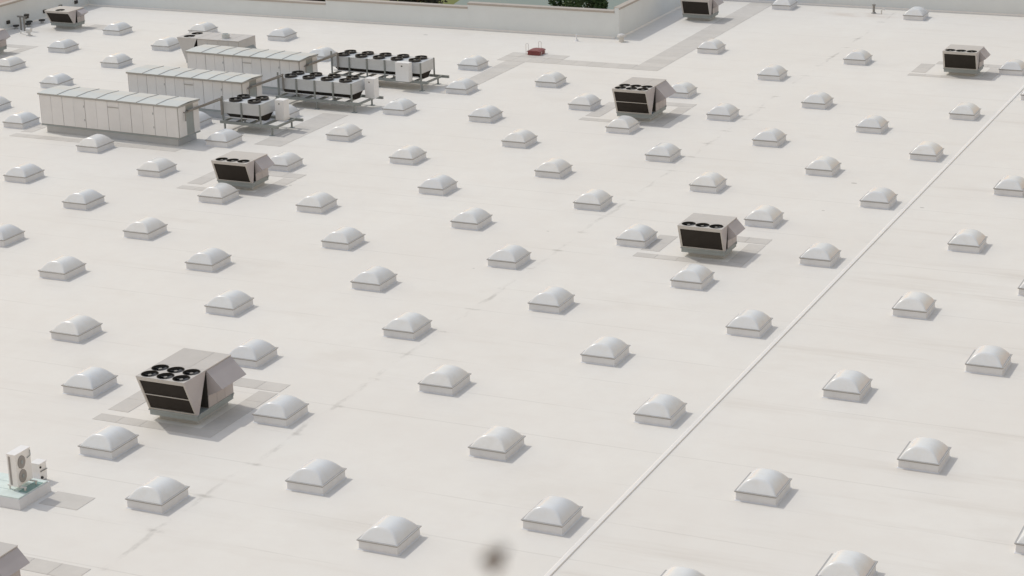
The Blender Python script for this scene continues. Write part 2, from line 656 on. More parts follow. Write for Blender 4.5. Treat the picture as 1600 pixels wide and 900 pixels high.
def skylight_proto():
    a, b = SA / 2, SB / 2
    t = thing('skylight', '', 'skylight')
    c = MB()
    lv = [(0.0, 0.002), (-0.045, 0.035), (-0.05, SH - 0.05)]
    for k, (o_, z) in enumerate(lv):
        c.v += [(-a - o_, -b - o_, z), (a + o_, -b - o_, z), (a + o_, b + o_, z), (-a - o_, b + o_, z)]
    for k in range(2):
        for i in range(4):
            j = (i + 1) % 4
            c.f.append((k * 4 + i, k * 4 + j, k * 4 + 4 + j, k * 4 + 4 + i))
    c.f.append((8, 9, 10, 11))
    c.build('curb', 'curb_membrane', t)
    MB().box(-a + 0.025, a - 0.025, -b + 0.025, b - 0.025, SH - 0.05, SH - 0.028).build('gasket', 'frame_gasket', t)
    fr = MB()
    w = 0.075
    for (x0, x1, y0, y1) in ((-a, a, -b, -b + w), (-a, a, b - w, b), (-a, -a + w, -b + w, b - w), (a - w, a, -b + w, b - w)):
        fr.box(x0, x1, y0, y1, SH - 0.028, SH + 0.006)
    fr.build('frame', 'aluminium_frame', t)
    N = 44
    d = MB()
    ia, ib, h = a - 0.06, b - 0.06, 0.41

    def g(u, e):
        return 1 - abs(u) ** e
    for i in range(N + 1):
        for j in range(N + 1):
            u = math.sin(PI / 2 * (2 * i / N - 1)) * 0.35 + (2 * i / N - 1) * 0.65
            v = math.sin(PI / 2 * (2 * j / N - 1)) * 0.35 + (2 * j / N - 1) * 0.65
            gu, gv = g(u, 2.7), 2.6 * (1 - abs(v))
            k = 0.20
            q = max(k - abs(gu - gv), 0) / k
            z = min(gu, gv) - q * q * k * 0.25
            d.v.append((u * ia, v * ib, SH + 0.008 + h * max(0, z)))
    for i in range(N):
        for j in range(N):
            p = i * (N + 1) + j
            d.f.append((p, p + N + 1, p + N + 2, p + 1))
    d.build('dome', 'acrylic_dome', t, smooth=True)
    return t


SKY = """-46.6 58.48 -42.39 60.75 -42.39 56.26 -38.33 58.48 -38.33 54.0 -38.33 49.48 -34.48 51.77 -34.48 58.57
-31.58 55.2 -28.66 51.82 -34.48 65.29 -31.58 61.96 -28.66 58.57 -25.75 55.2 -28.66 65.29 -25.75 61.96
-22.85 58.57 -19.75 55.2 -25.75 68.62 -22.85 65.29 -19.75 61.96 -19.75 68.62 -16.85 71.77 -16.85 65.29
-16.85 58.57 -13.0 61.48 -34.48 44.88 -31.58 41.47 -31.58 48.36 -25.75 48.36 -22.85 44.88 -22.85 51.82
-19.75 48.36 -16.85 44.88 -16.85 51.82 -13.0 48.14 -13.0 54.89 -10.08 51.19 -22.85 38.15 -19.75 35.91
-19.75 41.47 -16.85 38.15 -13.0 41.3 -10.08 44.4 -28.66 38.15 -25.75 35.91
-39.13 80.51 -34.52 78.48 -37.58 76.18 -38.35 72.04 -34.51 72.02 -31.59 68.82 -31.57 75.12 -38.42 67.57
-28.7 72.06 -28.64 78.34 -25.75 75.21 -30.36 86.86 -26.1 82.52 -22.85 78.24 -30.38 97.72 -22.8 71.93
-23.64 96.93 -23.55 86.58 -19.75 75.08 -16.96 78.2 -16.85 86.54 -15.04 82.14 -59.22 82.47 -59.27 78.16
-54.85 76.1 -59.23 74.06 -54.91 71.74 -54.81 67.25 -51.87 65.24 -46.68 62.99 -54.76 80.0 -55.08 83.64
-50.66 83.62 -46.56 80.17 -42.39 65.3 -42.42 69.7 -42.39 51.75 -38.38 62.97 -28.69 44.87 -25.77 41.48
-13.05 68.17 -10.1 57.88 -10.06 37.81 -6.63 40.84 -13.02 35.82 -45.14 67.47""".split()
SKY = [(float(SKY[i]) * 1.5, float(SKY[i + 1]) * 1.5) for i in range(0, len(SKY), 2)]
SPECIAL = {
    (-28.69, 44.87): 'white domed skylight touching the far right corner of the large six-fan rooftop unit',
    (-25.77, 41.48): 'white domed skylight at the tip of the large six-fan unit\'s shadow',
    (-38.33, 58.48): 'white domed skylight overlapping the front of the three-fan unit near the air handlers',
    (-38.38, 62.97): 'white domed skylight behind the hood of the three-fan unit near the air handlers',
    (-28.7, 72.06): 'white domed skylight in front of the six-fan unit by the back corner',
    (-28.64, 78.34): 'white domed skylight behind the hood of the six-fan unit by the back corner',
    (-42.39, 65.3): 'white domed skylight in the shadow at the end of the nearest air handler',
    (-46.68, 62.99): 'white domed skylight in front of the nearest long air handler',
    (-45.14, 67.47): 'skylight mostly hidden between two long air handlers',
    (-42.42, 69.7): 'white domed skylight behind the cabinet of the four-fan condenser',
    (-54.91, 71.74): 'white domed skylight behind the far end of the nearest long air handler',
    (-46.56, 80.17): 'white domed skylight behind the farthest air handler, beside the ten-fan condenser',
    (-55.08, 83.64): 'white domed skylight seen over the roof of the unit behind the air handlers',
    (-54.76, 80.0): 'white domed skylight behind the fan end of the unit behind the air handlers',
    (-38.35, 72.04): 'white domed skylight at the edge of the eight-fan condenser\'s shadow',
    (-37.58, 76.18): 'white domed skylight at the edge of the ten-fan condenser\'s shadow',
    (-23.64, 96.93): 'white domed skylight against the far parapet, next to the rusty pipe',
    (-16.85, 86.54): 'white domed skylight beside the three-fan unit near the joint strip',
    (-39.13, 80.51): 'white domed skylight beside the walkway leading up to the red roof hatch',
    (-30.36, 86.86): 'white domed skylight beside the grey walkway that runs along the shaded parapet',
    (-26.1, 82.52): 'white domed skylight out of line, behind the hood side of the corner six-fan unit',
    (-23.55, 86.58): 'lone white domed skylight left of the three-fan unit below the far parapet',
    (-15.04, 82.14): 'white domed skylight tucked right against the far side of the joint strip',
    (-50.66, 83.62): 'lone white domed skylight between the air handlers and the back parapet',
    (-51.87, 65.24): 'white domed skylight off the end of the nearest air handler, toward the scupper wall',
    (-46.6, 58.48): 'white domed skylight two places in front of the nearest long air handler',
    (-6.63, 40.84): 'lone white domed skylight in the third row past the joint strip',
    (-30.38, 97.72): 'white domed skylight near the far end of the grey walkway',
}
ORD = ['first', 'second', 'third', 'fourth', 'fifth', 'sixth', 'seventh', 'eighth', 'ninth', 'tenth', 'eleventh']
ROWS = [(-16.9, '{} skylight from the far parapet in the row hugging the raised joint strip'),
        (-19.75, '{} skylight from the far parapet in the second row out from the joint strip'),
        (-22.85, '{} skylight from the far parapet in the third row out from the joint strip'),
        (-25.75, '{} skylight from the far parapet in the fourth row out from the joint strip'),
        (-28.67, '{} skylight from the far parapet in the fifth row out from the joint strip'),
        (-31.58, '{} skylight from the far parapet in the sixth row out from the joint strip'),
        (-34.5, '{} skylight from the far parapet in the seventh row out from the joint strip'),
        (-38.36, '{} skylight from the far parapet in the eighth row out from the joint strip'),
        (-42.4, '{} skylight from the far parapet in the row level with the four-fan condenser'),
        (-54.86, '{} skylight from the back parapet in the second row out from the scupper wall'),
        (-59.24, '{} skylight from the back parapet in the row nearest the scupper wall'),
        (-13.03, '{} skylight from the far parapet in the first row past the joint strip'),
        (-10.08, '{} skylight from the far parapet in the second row past the joint strip')]
LAB = {}
for rx, text in ROWS:
    mem = sorted([p for p in SKY if abs(p[0] / 1.5 - rx) < 0.3], key=lambda p: -p[1])
    for k, p in enumerate(mem):
        LAB[p] = (text.format(ORD[k]), None)
for p in SKY:
    if p not in LAB:
        LAB[p] = (('white domed skylight standing out of line with the regular skylight rows'), 'skylights out of line with the rows')
proto = skylight_proto()
first = True
for x, y in SKY:
    o = proto if first else copy_tree(proto)
    first = False
    o.location = (x - SA / 2 + random.uniform(-.01, .01), y + SB / 2 + random.uniform(-.01, .01), 0)
    o.rotation_euler.z = random.uniform(-.008, .008)
    key = (round(x / 1.5, 2), round(y / 1.5, 2))
    if key in SPECIAL:
        o['label'] = SPECIAL[key]
        if 'group' in o:
            del o['group']
    else:
        o['label'] = LAB[(x, y)][0]
        if LAB[(x, y)][1]:
            o['group'] = LAB[(x, y)][1]
        elif 'group' in o:
            del o['group']


# ---------------------------------------------------------------- fans
def fan(parent, cx, cy, z, r, depth, rise, label=None, seg=24):
    """a fan in a round well; rise > 0 lifts its black shroud above the panel"""
    m = MB()
    m.ring(cx, cy, z - 0.02, z + max(rise, 0.01), r + (0.03 if rise else 0.012), r - 0.005, seg)
    s = m.build('fan_shroud', 'black_plastic', parent)
    w = MB()
    n = seg
    vs = [(cx + r * math.cos(2 * PI * i / n), cy + r * math.sin(2 * PI * i / n), zz) for zz in (z, z - depth) for i in range(n)]
    w.add(vs, [(i, (i + 1) % n, (i + 1) % n + n, i + n) for i in range(n)] + [tuple(range(n, 2 * n))])
    w.build('fan_well', 'dark_gap', s)
    b = MB()
    zz = z + rise - 0.07
    off = random.uniform(0, 1)
    for k in range(4):
        t = 2 * PI * k / 4 + off
        for (t0, t1) in ((t, t + 0.85),):
            p = []
            for q in range(4):
                tt = t0 + (t1 - t0) * q / 3
                h = zz - 0.05 + 0.06 * q / 3
                p.append((cx + 0.16 * r * math.cos(tt), cy + 0.16 * r * math.sin(tt), h))
                p.append((cx + 0.93 * r * math.cos(tt), cy + 0.93 * r * math.sin(tt), h))
            b.add(p, [(0, 1, 3, 2), (2, 3, 5, 4), (4, 5, 7, 6)])
    b.build('fan_blades', 'fan_blade', s)
    MB().cyl((cx, cy, zz - 0.05), (cx, cy, zz + 0.04), r * 0.26, r * 0.22, 12).build('fan_motor', 'fan_motor', s)
    return s


# ---------------------------------------------------------------- rooftop units
def rooftop_unit(label, cx, f, six=False, nfx=3, W=2.15, rz=0.0, group=None, Lb=None, zt=None, ov=None, head=None, hood=True, split=True):
    zb = 0.45
    Lb = Lb or (2.58 if six else 1.7)
    zt = zt or (2.0 if six else 1.62)
    ov = ov or (0.68 if six else 0.46)
    head = head or (1.48 if six else 0.84)
    hw = W / 2
    t = thing('rooftop_unit', label, 'rooftop unit', (cx, f, 0), rz, group)
    MB().taper(-hw + 0.28, hw - 0.16, 0.26, Lb - 0.2, 0.002, zb - 0.24, 0.0).build('curb', 'unit_curb', t)
    rl = MB()
    rl.box(-hw + 0.02, hw - 0.02, 0.02, Lb - 0.02, zb - 0.24, zb - 0.05)
    rl.box(-hw - 0.01, hw + 0.01, -0.03, Lb + 0.02, zb - 0.05, zb)
    rail = rl.build('base_rail', 'unit_rail', t)
    for sx in (-1, 1):
        for yy in (0.08, Lb - 0.16):
            MB().box(sx * (hw + 0.012) - 0.025, sx * (hw + 0.012) + 0.025, yy, yy + 0.1, zb - 0.085, zb - 0.02).build('lifting_lug', 'unit_rail', rail)
    # V shaped condenser head
    yf, yk = -ov, -ov + head
    tip0, tip1 = 0.0, 0.14
    hd = MB()
    th = 0.16
    for s in (-1, 1):
        x0, x1 = (s * hw, s * (hw - 0.035))
        e = MB()
        e.prism([(yf, zt), (yk, zt), (tip1, zb), (tip0, zb)], min(x0, x1), max(x0, x1), 'x')
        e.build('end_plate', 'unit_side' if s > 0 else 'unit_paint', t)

    def front(u, h, d=0.0):
        """point on the slanted front: u across, h from 0 (tip) to 1 (top), d pushed inwards"""
        return (u, tip0 + (yf - tip0) * h + d, zb + (zt - zb) * h)
    wi = hw - 0.035
    bands = [(0.0, 0.045), (1 - th / (zt - zb) * 1.05, 1.0)]
    fr = MB()
    ca, cb = bands[0][1], bands[1][0]
    for h0, h1 in bands:
        fr.add([front(-wi, h0), front(wi, h0), front(wi, h1), front(-wi, h1),
                front(-wi, h0, .06), front(wi, h0, .06), front(wi, h1, .06), front(-wi, h1, .06)],
               [(0, 1, 2, 3), (7, 6, 5, 4), (0, 4, 5, 1), (3, 2, 6, 7), (0, 3, 7, 4), (1, 5, 6, 2)])
    for s in (-1, 1):
        u0, u1 = sorted((s * wi, s * (wi - 0.06)))
        fr.add([front(u0, ca), front(u1, ca), front(u1, cb), front(u0, cb),
                front(u0, ca, .06), front(u1, ca, .06), front(u1, cb, .06), front(u0, cb, .06)],
               [(0, 1, 2, 3), (7, 6, 5, 4), (0, 4, 5, 1), (3, 2, 6, 7), (0, 3, 7, 4), (1, 5, 6, 2)])
    fr.build('coil_frame', 'unit_paint', t)
    cuts = [ca, (ca + cb) / 2, cb] if six else [ca, cb]
    for h0, h1 in zip(cuts[:-1], cuts[1:]):
        g = 0.012 if six else 0
        c = MB()
        u = wi - 0.06
        c.add([front(-u, h0 + g, .035), front(u, h0 + g, .035), front(u, h1 - g, .035), front(-u, h1 - g, .035)], [(0, 1, 2, 3)])
        c.build('condenser_coil', 'coil', t)
    if six:
        hm = (ca + cb) / 2
        b = MB()
        b.add([front(-wi + .06, hm - .012, .0), front(wi - .06, hm - .012, .0), front(wi - .06, hm + .012, .0), front(-wi + .06, hm + .012, .0),
               front(-wi + .06, hm - .012, .05), front(wi - .06, hm - .012, .05), front(wi - .06, hm + .012, .05), front(-wi + .06, hm + .012, .05)],
              [(0, 1, 2, 3), (0, 4, 5, 1), (3, 2, 6, 7)])
        b.build('coil_divider', 'unit_paint', t)
    bk = MB()
    bk.add([(-wi, tip1 - 0.02, zb), (wi, tip1 - 0.02, zb), (wi, yk - 0.02, zt - 0.03), (-wi, yk - 0.02, zt - 0.03)], [(0, 1, 2, 3)])
    bk.build('rear_coil', 'coil', t)
    # fan deck with real openings
    nfy = 2 if six else 1
    dk = MB()
    cells = []
    mx, my = (0.03, 0.05) if six else (0.07, 0.07)
    r = 0.325 if six else 0.315 if nfx == 3 else 0.34
    dx = (2 * hw - 2 * mx) / nfx
    dy = (head - 2 * my) / nfy
    zt2 = zt + 0.004
    for i in range(nfx):
        for j in range(nfy):
            x0 = -hw + mx + dx * i
            y0 = yf + my + dy * j
            dk.holed_cell(x0, x0 + dx, y0, y0 + dy, zt2, x0 + dx / 2, y0 + dy / 2, r)
            cells.append((x0 + dx / 2, y0 + dy / 2))
    for (x0, x1, y0, y1) in ((-hw, hw, yf, yf + my), (-hw, hw, yk - my, yk), (-hw, -hw + mx, yf + my, yk - my), (hw - mx, hw, yf + my, yk - my)):
        dk.add([(x0, y0, zt2), (x1, y0, zt2), (x1, y1, zt2), (x0, y1, zt2)], [(0, 1, 2, 3)])
    dk.build('fan_deck', 'unit_paint', t)
    for x, y in cells:
        fan(t, x, y, zt2, r, 0.13, 0.0)
    # cabinet behind
    MB().box(-hw + 0.01, hw - 0.01, yk + 0.02, Lb, zb, zt - 0.03).build('cabinet', 'unit_side', t)
    MB().box(-hw + 0.03, hw - 0.006, yk + 0.008, yk + 0.019, zb + 0.02, zt - 0.04).build('gap_shade_sheet', 'dark_gap', t)  # dark sheet added to paint the shade in the gap behind the head
    xs = [-hw, hw * 0.32, hw] if (six and split) else [-hw, hw]
    for a, b in zip(xs[:-1], xs[1:]):
        MB().box(a + 0.006, b - 0.006, yk + 0.004, Lb + 0.02, zt - 0.03, zt + 0.006).build('top_panel', 'unit_paint', t)
    # door seams on the right side
    n = 3 if six else 2
    y0 = yk + 0.05
    for i in range(n):
        a = y0 + (Lb - 0.03 - y0) * i / n
        b = y0 + (Lb - 0.03 - y0) * (i + 1) / n
        p = MB().box(hw - 0.011, hw + 0.006, a + 0.008, b - 0.008, zb + 0.03, zt - 0.05).build('access_panel', 'unit_side', t)
        MB().box(hw + 0.006, hw + 0.022, b - 0.09, b - 0.06, (zb + zt) / 2 - 0.1, (zb + zt) / 2 + 0.02).build('latch', 'dark_gap', p)
    if hood:
        h1 = zt - 0.06
        hx, hz, hl = (0.64, 1.30, 0.95) if six else (0.42, 1.12, 0.86)
        h0 = yk + 0.04
        hb = MB()
        hb.prism([(hw + 0.007, h1), (hw + hx, hz), (hw + hx - 0.03, hz - 0.03), (hw + 0.007, hl)], h0, Lb - 0.01, 'y')
        hb.build('air_hood', 'unit_side', t)
    return t


RT = [('large six-fan rooftop unit with its coil split in two, casting the biggest shadow', -42.93, 61.1, True),
      ('six-fan rooftop unit standing nearest the corner of the back parapet', -44.03, 111.2, True),
      ('three-fan rooftop unit in front of the row of long air handlers', -58.4, 90.4, False),
      ('three-fan rooftop unit on the open roof, ringed by grey walkway pads, beside the joint-strip row', -31.2, 87.3, False),
      ('three-fan rooftop unit between the far parapet and the joint strip', -28.9, 128.65, False),
      ('three-fan rooftop unit beside the grey walkway and the shaded parapet', -50.85, 140.9, False),
      ('rooftop unit half cut off, standing beyond the outdoor split condenser', -40.5, 45.55, False),
      ('rooftop unit by the scupper wall, with only its hood end showing', -94.35, 114.8, False)]
for lb, cx, f, six in RT:
    rooftop_unit(lb, cx, f, six)
    ring_pads(cx, f, six) if cx != -50.85 else None
rooftop_unit('small single-fan rooftop unit in the corner by the scupper wall', -94.5, 124.65, False, nfx=1, Lb=1.3, zt=1.42, ov=0.62, head=1.0, hood=True)
pads([(-93.2, -91.2, 125.2, 126.8)])
# the unit that lies crosswise behind the air handlers: its fan end faces the scupper wall
lt = thing('rooftop_unit', 'long rooftop unit lying crosswise behind the farthest air handler', 'rooftop unit', (-77.9, 115.75, 0))
zb, zt = 0.45, 2.05
MB().box(0.15, 4.1, 0.1, 2.0, 0.002, zb - 0.1).build('curb', 'unit_curb', lt)
MB().box(0, 4.2, 0, 2.1, zb - 0.1, zb).build('base_rail', 'unit_rail', lt)
for y0, y1 in ((0, 0.04), (2.06, 2.1)):
    MB().prism([(-0.62, zt), (0.95, zt), (0.16, zb), (0.0, zb)], y0, y1, 'y').build('end_plate', 'unit_grey', lt)
MB().add([(0.02, 0.04, zb), (0.02, 2.06, zb), (-0.58, 2.06, zt - .05), (-0.58, 0.04, zt - .05)], [(0, 1, 2, 3)]).build('condenser_coil', 'coil', lt)
MB().add([(0.14, 0.04, zb), (0.14, 2.06, zb), (0.93, 2.06, zt - .05), (0.93, 0.04, zt - .05)], [(0, 1, 2, 3)]).build('rear_coil', 'coil', lt)
dk = MB()
for j in range(2):
    dk.holed_cell(-0.5, 0.55, 0.1 + 0.95 * j, 1.05 + 0.95 * j, zt + 0.004, 0.02, 0.575 + 0.95 * j, 0.38)
for (x0, x1, y0, y1) in ((-0.62, -0.5, 0, 2.1), (0.55, 0.95, 0, 2.1), (-0.5, 0.55, 0, 0.1), (-0.5, 0.55, 2.0, 2.1)):
    dk.add([(x0, y0, zt + .004), (x1, y0, zt + .004), (x1, y1, zt + .004), (x0, y1, zt + .004)], [(0, 1, 2, 3)])
dk.build('fan_deck', 'unit_grey', lt)
for j in range(2):
    fan(lt, 0.02, 0.575 + 0.95 * j, zt + 0.004, 0.38, 0.13, 0.0)
MB().box(1.0, 4.2, 0.01, 2.09, zb, zt - 0.03).build('cabinet', 'unit_grey', lt)
for i in range(4):
    a, b = 0.97 + 3.23 * i / 4, 0.97 + 3.23 * (i + 1) / 4
    MB().box(a + .012, b - .012, -0.03, 2.13, zt - 0.03, zt + 0.008).build('top_panel', 'unit_grey', lt)
    MB().box(a + .02, b - .02, -0.008, 0.012, zb + .03, zt - .06).build('access_panel', 'unit_grey', lt)
MB().ring(2.75, 0.75, zt, zt + 0.28, 0.27, 0.22, 16).cyl((2.75, .75, zt + .01), (2.75, .75, zt + .2), 0.2, 0.2, 12).build('exhaust_cap', 'handler_roof', lt)
MB().prism([(4.205, 1.5), (4.7, 1.0), (4.205, 0.7)], 0.3, 1.8, 'y').build('air_hood', 'unit_rail', lt)


# ---------------------------------------------------------------- long air handlers
def air_handler(label, x0, y0, L, D, nside, nroof, rz, door_from):
    t = thing('air_handler', label, 'air handler', (x0, y0, 0), rz)
    zb, zt = 0.5, 2.36
    MB().box(0.3, L - 0.25, 0.12, D - 0.12, 0.002, zb - 0.08).build('curb', 'unit_curb', t)
    MB().box(0.02, L - 0.02, 0.0, D, zb - 0.08, zb).build('base_rail', 'unit_rail', t)
    MB().box(0.03, L - 0.03, 0.03, D - 0.03, zb, zt - 0.02).build('cabinet', 'handler_trim', t)
    w = (L - 0.1) / nside
    for i in range(nside):
        a = 0.05 + w * i
        wob = random.uniform(-.004, .004)
        p = MB().box(a + (0.008 if i % 2 else 0.018), a + w - (0.018 if i % 2 else 0.008), 0.004 + wob, 0.031, zb + 0.03, zt - 0.11).build('side_panel', 'handler_panel', t)
        if i in (3, door_from):
            for zz in (zb + 0.5, zt - 0.55):
                MB().box(a + w - 0.09, a + w - 0.055, -0.022, 0.004 + wob, zz - .06, zz + .06).build('latch', 'unit_rail', p)
    k = nside // 2 + 0
    lf = MB()
    lf.box(0.05 + w * k + 0.02, 0.05 + w * (k + 1) - 0.02, -0.03, -0.006, zt - 0.45, zt - 0.41)
    lf.build('door_bar', 'handler_trim', t)
    for s, (xa, xb) in (('l', (0.0, 0.031)), ('r', (L - 0.031, L - 0.0))):
        MB().box(xa, xb, 0.045, D * 0.36, zb + 0.03, zt - 0.11).build('end_panel', 'handler_panel', t)
        MB().box(xa, xb, D * 0.72, D - 0.045, zb + 0.03, zt - 0.11).build('end_panel', 'handler_panel', t)
        if s == 'l':
            MB().box(xa, xb, D * 0.36 + 0.02, D * 0.72 - 0.02, zb + 0.03, zt - 0.11).build('end_panel', 'handler_panel', t)
    # recessed pipe bay at the condenser end
    MB().box(L - 0.05, L - 0.024, D * 0.37, D * 0.71, zb + 0.08, zt - 0.2).build('pipe_bay', 'unit_rail', t)
    MB().tube([(L - 0.02, D * 0.25, zt - 0.45), (L + 0.12, D * 0.25, zt - 0.45), (L + 0.12, D * 0.25, zt - 0.95)], 0.035).build('valve_pipe', 'pipe_grey', t)
    wr = L / nroof
    for i in range(nroof):
        a, b = wr * i, wr * (i + 1)
        rp = MB()
        z0 = zt + random.uniform(-.003, .003)
        rp.prism([(-0.05, z0), (D / 2, z0 + 0.05), (D + 0.05, z0), (D + 0.05, z0 + 0.015), (D / 2, z0 + 0.07), (-0.05, z0 + 0.015)], a + 0.006 - (0.04 if i == 0 else 0), b - 0.006 + (0.04 if i == nroof - 1 else 0), 'x')
        rp.build('roof_panel', 'handler_roof', t)
        if i:
            MB().prism([(-0.045, z0 + 0.012), (D / 2, z0 + 0.066), (D + 0.045, z0 + 0.012), (D + 0.045, z0 + 0.04), (D / 2, z0 + 0.094), (-0.045, z0 + 0.04)], a - 0.018, a + 0.018, 'x').build('standing_seam', 'handler_trim', t)
    m = MB()
    m.box(-0.045, L + 0.045, -0.058, -0.030, zt - 0.085, zt + 0.012)
    m.box(-0.045, L + 0.045, D + 0.030, D + 0.058, zt - 0.085, zt + 0.012)
    m.box(-0.058, -0.030, -0.028, D + 0.028, zt - 0.085, zt + 0.012)
    m.box(L + 0.030, L + 0.058, -0.028, D + 0.028, zt - 0.085, zt + 0.012)
    m.build('eave_trim', 'handler_trim', t)
    return t


RZ = math.radians(-2.5)
air_handler('nearest of three long metal air handlers, pipe end toward the four-fan condenser', -76.3, 97.72, 10.0, 2.05, 12, 7, RZ, 9)
air_handler('middle one of three long metal air handlers side by side', -74.55, 104.25, 8.45, 2.1, 12, 7, RZ, 9)
air_handler('farthest of three long metal air handlers, in front of the crosswise unit', -74.5, 110.75, 8.55, 2.1, 12, 7, RZ, 9)


# ---------------------------------------------------------------- fan condensers on steel stands
def condenser(label, x0, y0, nf, rz, deck_len, cabinet):
    t = thing('fan_condenser', label, 'condenser', (x0, y0, 0), rz)
    D, bay = 1.65, 1.31
    L = bay * nf
    zd, zp, zt = 0.62, 1.05, 1.74
    dl = deck_len
    # steel deck
    for yy in (-0.12, D + 0.30):
        MB().box(-0.15, dl + (0.35 if yy > 0 else 0.0), yy - 0.06, yy + 0.06, zd - 0.16, zd).build('deck_beam', 'galvanised', t)
    n = max(4, int(dl / 0.85))
    for i in range(n + 1):
        xx = -0.05 + (dl - 0.1) * i / n
        MB().box(xx - 0.05, xx + 0.05, -0.06, D + 0.24, zd - 0.13, zd - 0.01).build('cross_beam', 'galvanised', t)
    for yy in (-0.12, D + 0.30):
        nl = 2 if nf < 3 else 3
        for i in range(nl):
            xx = 0.15 + (dl - 0.6) * i / (nl - 1)
            lg = MB().box(xx - 0.04, xx + 0.04, yy - 0.04, yy + 0.04, 0.02, zd - 0.16).build('leg', 'galvanised', t)
            MB().box(xx - 0.14, xx + 0.14, yy - 0.14, yy + 0.14, 0.003, 0.03).build('base_plate', 'unit_rail', lg)
    # fan box: posts, bay panels, coils
    for yy in (-0.03, D + 0.03):
        for i in range(nf + 1):
            xx = bay * i
            top = zt + 0.02
            if i == 0 and yy < 0:
                top = zt + 0.32
            MB().box(xx - 0.045, xx + 0.045, yy - 0.03, yy + 0.03, zd, top).build('post', 'galvanised', t)
    for i in range(nf):
        for yy in (0.005, D - 0.03):
            MB().box(bay * i + 0.05, bay * (i + 1) - 0.05, yy, yy + 0.025, zp, zt).build('bay_panel', 'condenser_panel', t)
        c = MB()
        c.prism([(0.12, zp + 0.02), (D - 0.12, zp + 0.02), (D * 0.62, zd + 0.02), (D * 0.38, zd + 0.02)], bay * i + 0.09, bay * (i + 1) - 0.09, 'x')
        c.build('coil_block', 'coil', t)
    for xx in (0.0, L):
        MB().box(xx - 0.012, xx + 0.012, 0.035, D - 0.035, zp, zt).build('end_panel', 'condenser_panel', t)
    MB().tube([(0.15, -0.02, zd + 0.22), (L - 0.2, -0.02, zd + 0.22)], 0.03).build('header_pipe', 'vent_metal', t)
    dk = MB()
    r = 0.36
    for i in range(nf):
        for j in range(2):
            dk.holed_cell(bay * i, bay * (i + 1), D / 2 * j, D / 2 * (j + 1), zt + 0.004, bay * (i + .5), D / 2 * (j + .5), r)
    dk.build('fan_deck', 'condenser_panel', t)
    for i in range(nf):
        for j in range(2):
            fan(t, bay * (i + .5), D / 2 * (j + .5), zt + 0.004, r, 0.40, 0.13, seg=20)
    cx, cy, w, d, h = cabinet
    cb = MB()
    cb.box(cx, cx + w, cy, cy + d, zd + 0.004, zd + h)
    c = cb.build('control_cabinet', 'white_cabinet', t)
    MB().box(cx + 0.03, cx + w - 0.03, cy - 0.02, cy + 0.001, zd + 0.06, zd + h - 0.06).build('cabinet_door', 'white_cabinet', c)
    MB().box(cx + w * .45, cx + w * .55, cy - 0.035, cy - 0.015, zd + h - 0.25, zd + h - 0.18).build('latch', 'dark_gap', c)
    return t


condenser('four-fan condenser on a steel stand, the smallest of the three condensers', -66.05, 101.55, 2, RZ, 3.9, (2.95, 1.05, 0.62, 0.55, 1.22))
condenser('eight-fan condenser on a steel stand between two other fan condensers', -66.25, 108.25, 4, RZ, 5.9, (5.45, 1.20, 0.66, 0.55, 1.22))
condenser('ten-fan condenser on a steel stand, longest of the three condensers', -66.2, 114.85, 5, RZ, 7.1, (5.05, -0.62, 0.98, 0.42, 1.20))

for lb, (ax, ay), (bx, by) in (
        ('pair of insulated pipes bridging the nearest air handler and four-fan condenser', (-66.25, 97.95), (-66.1, 101.5)),
        ('pair of insulated pipes bridging the middle air handler and eight-fan condenser', (-66.05, 104.5), (-66.3, 108.2)),
        ('pair of insulated pipes bridging the farthest air handler and ten-fan condenser', (-65.9, 111.0), (-66.25, 114.8))):
    t = thing('refrigerant_pipes', lb, 'pipes', (ax, ay, 0))
    for k, dz in enumerate((0.0, 0.12)):
        m = MB()
        m.tube([(-0.2, 0.05 + 0.1 * k, 1.92 + dz * .5), (0.14, 0.05 + 0.1 * k, 1.92 + dz * .5), (0.16 + 0.05 * k, by - ay - 0.05, 1.86 + dz), (0.16 + 0.05 * k, by - ay - 0.05, 0.95 + dz)], 0.045)
        m.build('pipe', 'pipe_grey', t)

# ---------------------------------------------------------------- outdoor split condenser
ms = thing('split_condenser', 'white twin-fan outdoor condenser standing on a low teal-topped platform', 'condenser', (-43.95, 52.92, 0))
ms.scale = (1.0, 0.84, 1.0)
zc = 0.58
cb = MB().box(-0.26, 0.10, 0.0, 0.98, zc, zc + 1.16).build('cabinet', 'minisplit_white', ms)
MB().box(-0.275, 0.115, -0.015, 0.995, zc + 1.162, zc + 1.19).build('top_cover', 'minisplit_white', ms)
MB().box(-0.20, -0.12, -0.012, 0.0, zc + 0.05, zc + 1.10).build('side_grille', 'grille_grey', ms)
for k, zz in enumerate((0.31, 0.82)):
    g = MB().cyl((0.095, 0.36, zc + zz), (0.125, 0.36, zc + zz), 0.235, 0.235, 24).build('fan_grille', 'grille_grey', ms)
    MB().cyl((0.12, 0.36, zc + zz), (0.14, 0.36, zc + zz), 0.07, 0.07, 12).build('fan_hub', 'unit_rail', g)
MB().tube([(0.12, 0.72, zc + .86), (0.13, 0.93, zc + .90), (0.13, 0.93, zc + 1.10)], 0.014).build('handle', 'unit_rail', ms)
for yy in (0.1, 0.82):
    MB().box(-0.42, 0.36, yy, yy + 0.06, zc - 0.05, zc - 0.005).build('mounting_rail', 'vent_metal', ms)
    for xx in (-0.36, 0.28):
        MB().box(xx, xx + 0.05, yy + 0.005, yy + 0.05, 0.43, zc - 0.05).build('leg', 'vent_metal', ms)
pf = thing('equipment_platform', 'low white platform with teal boards carrying the outdoor split condenser', 'platform', (-44.2, 53.0, 0))
MB().taper(-1.4, 0.78, -0.62, 1.15, 0.002, 0.38, 0.03).build('curb', 'curb_membrane', pf)
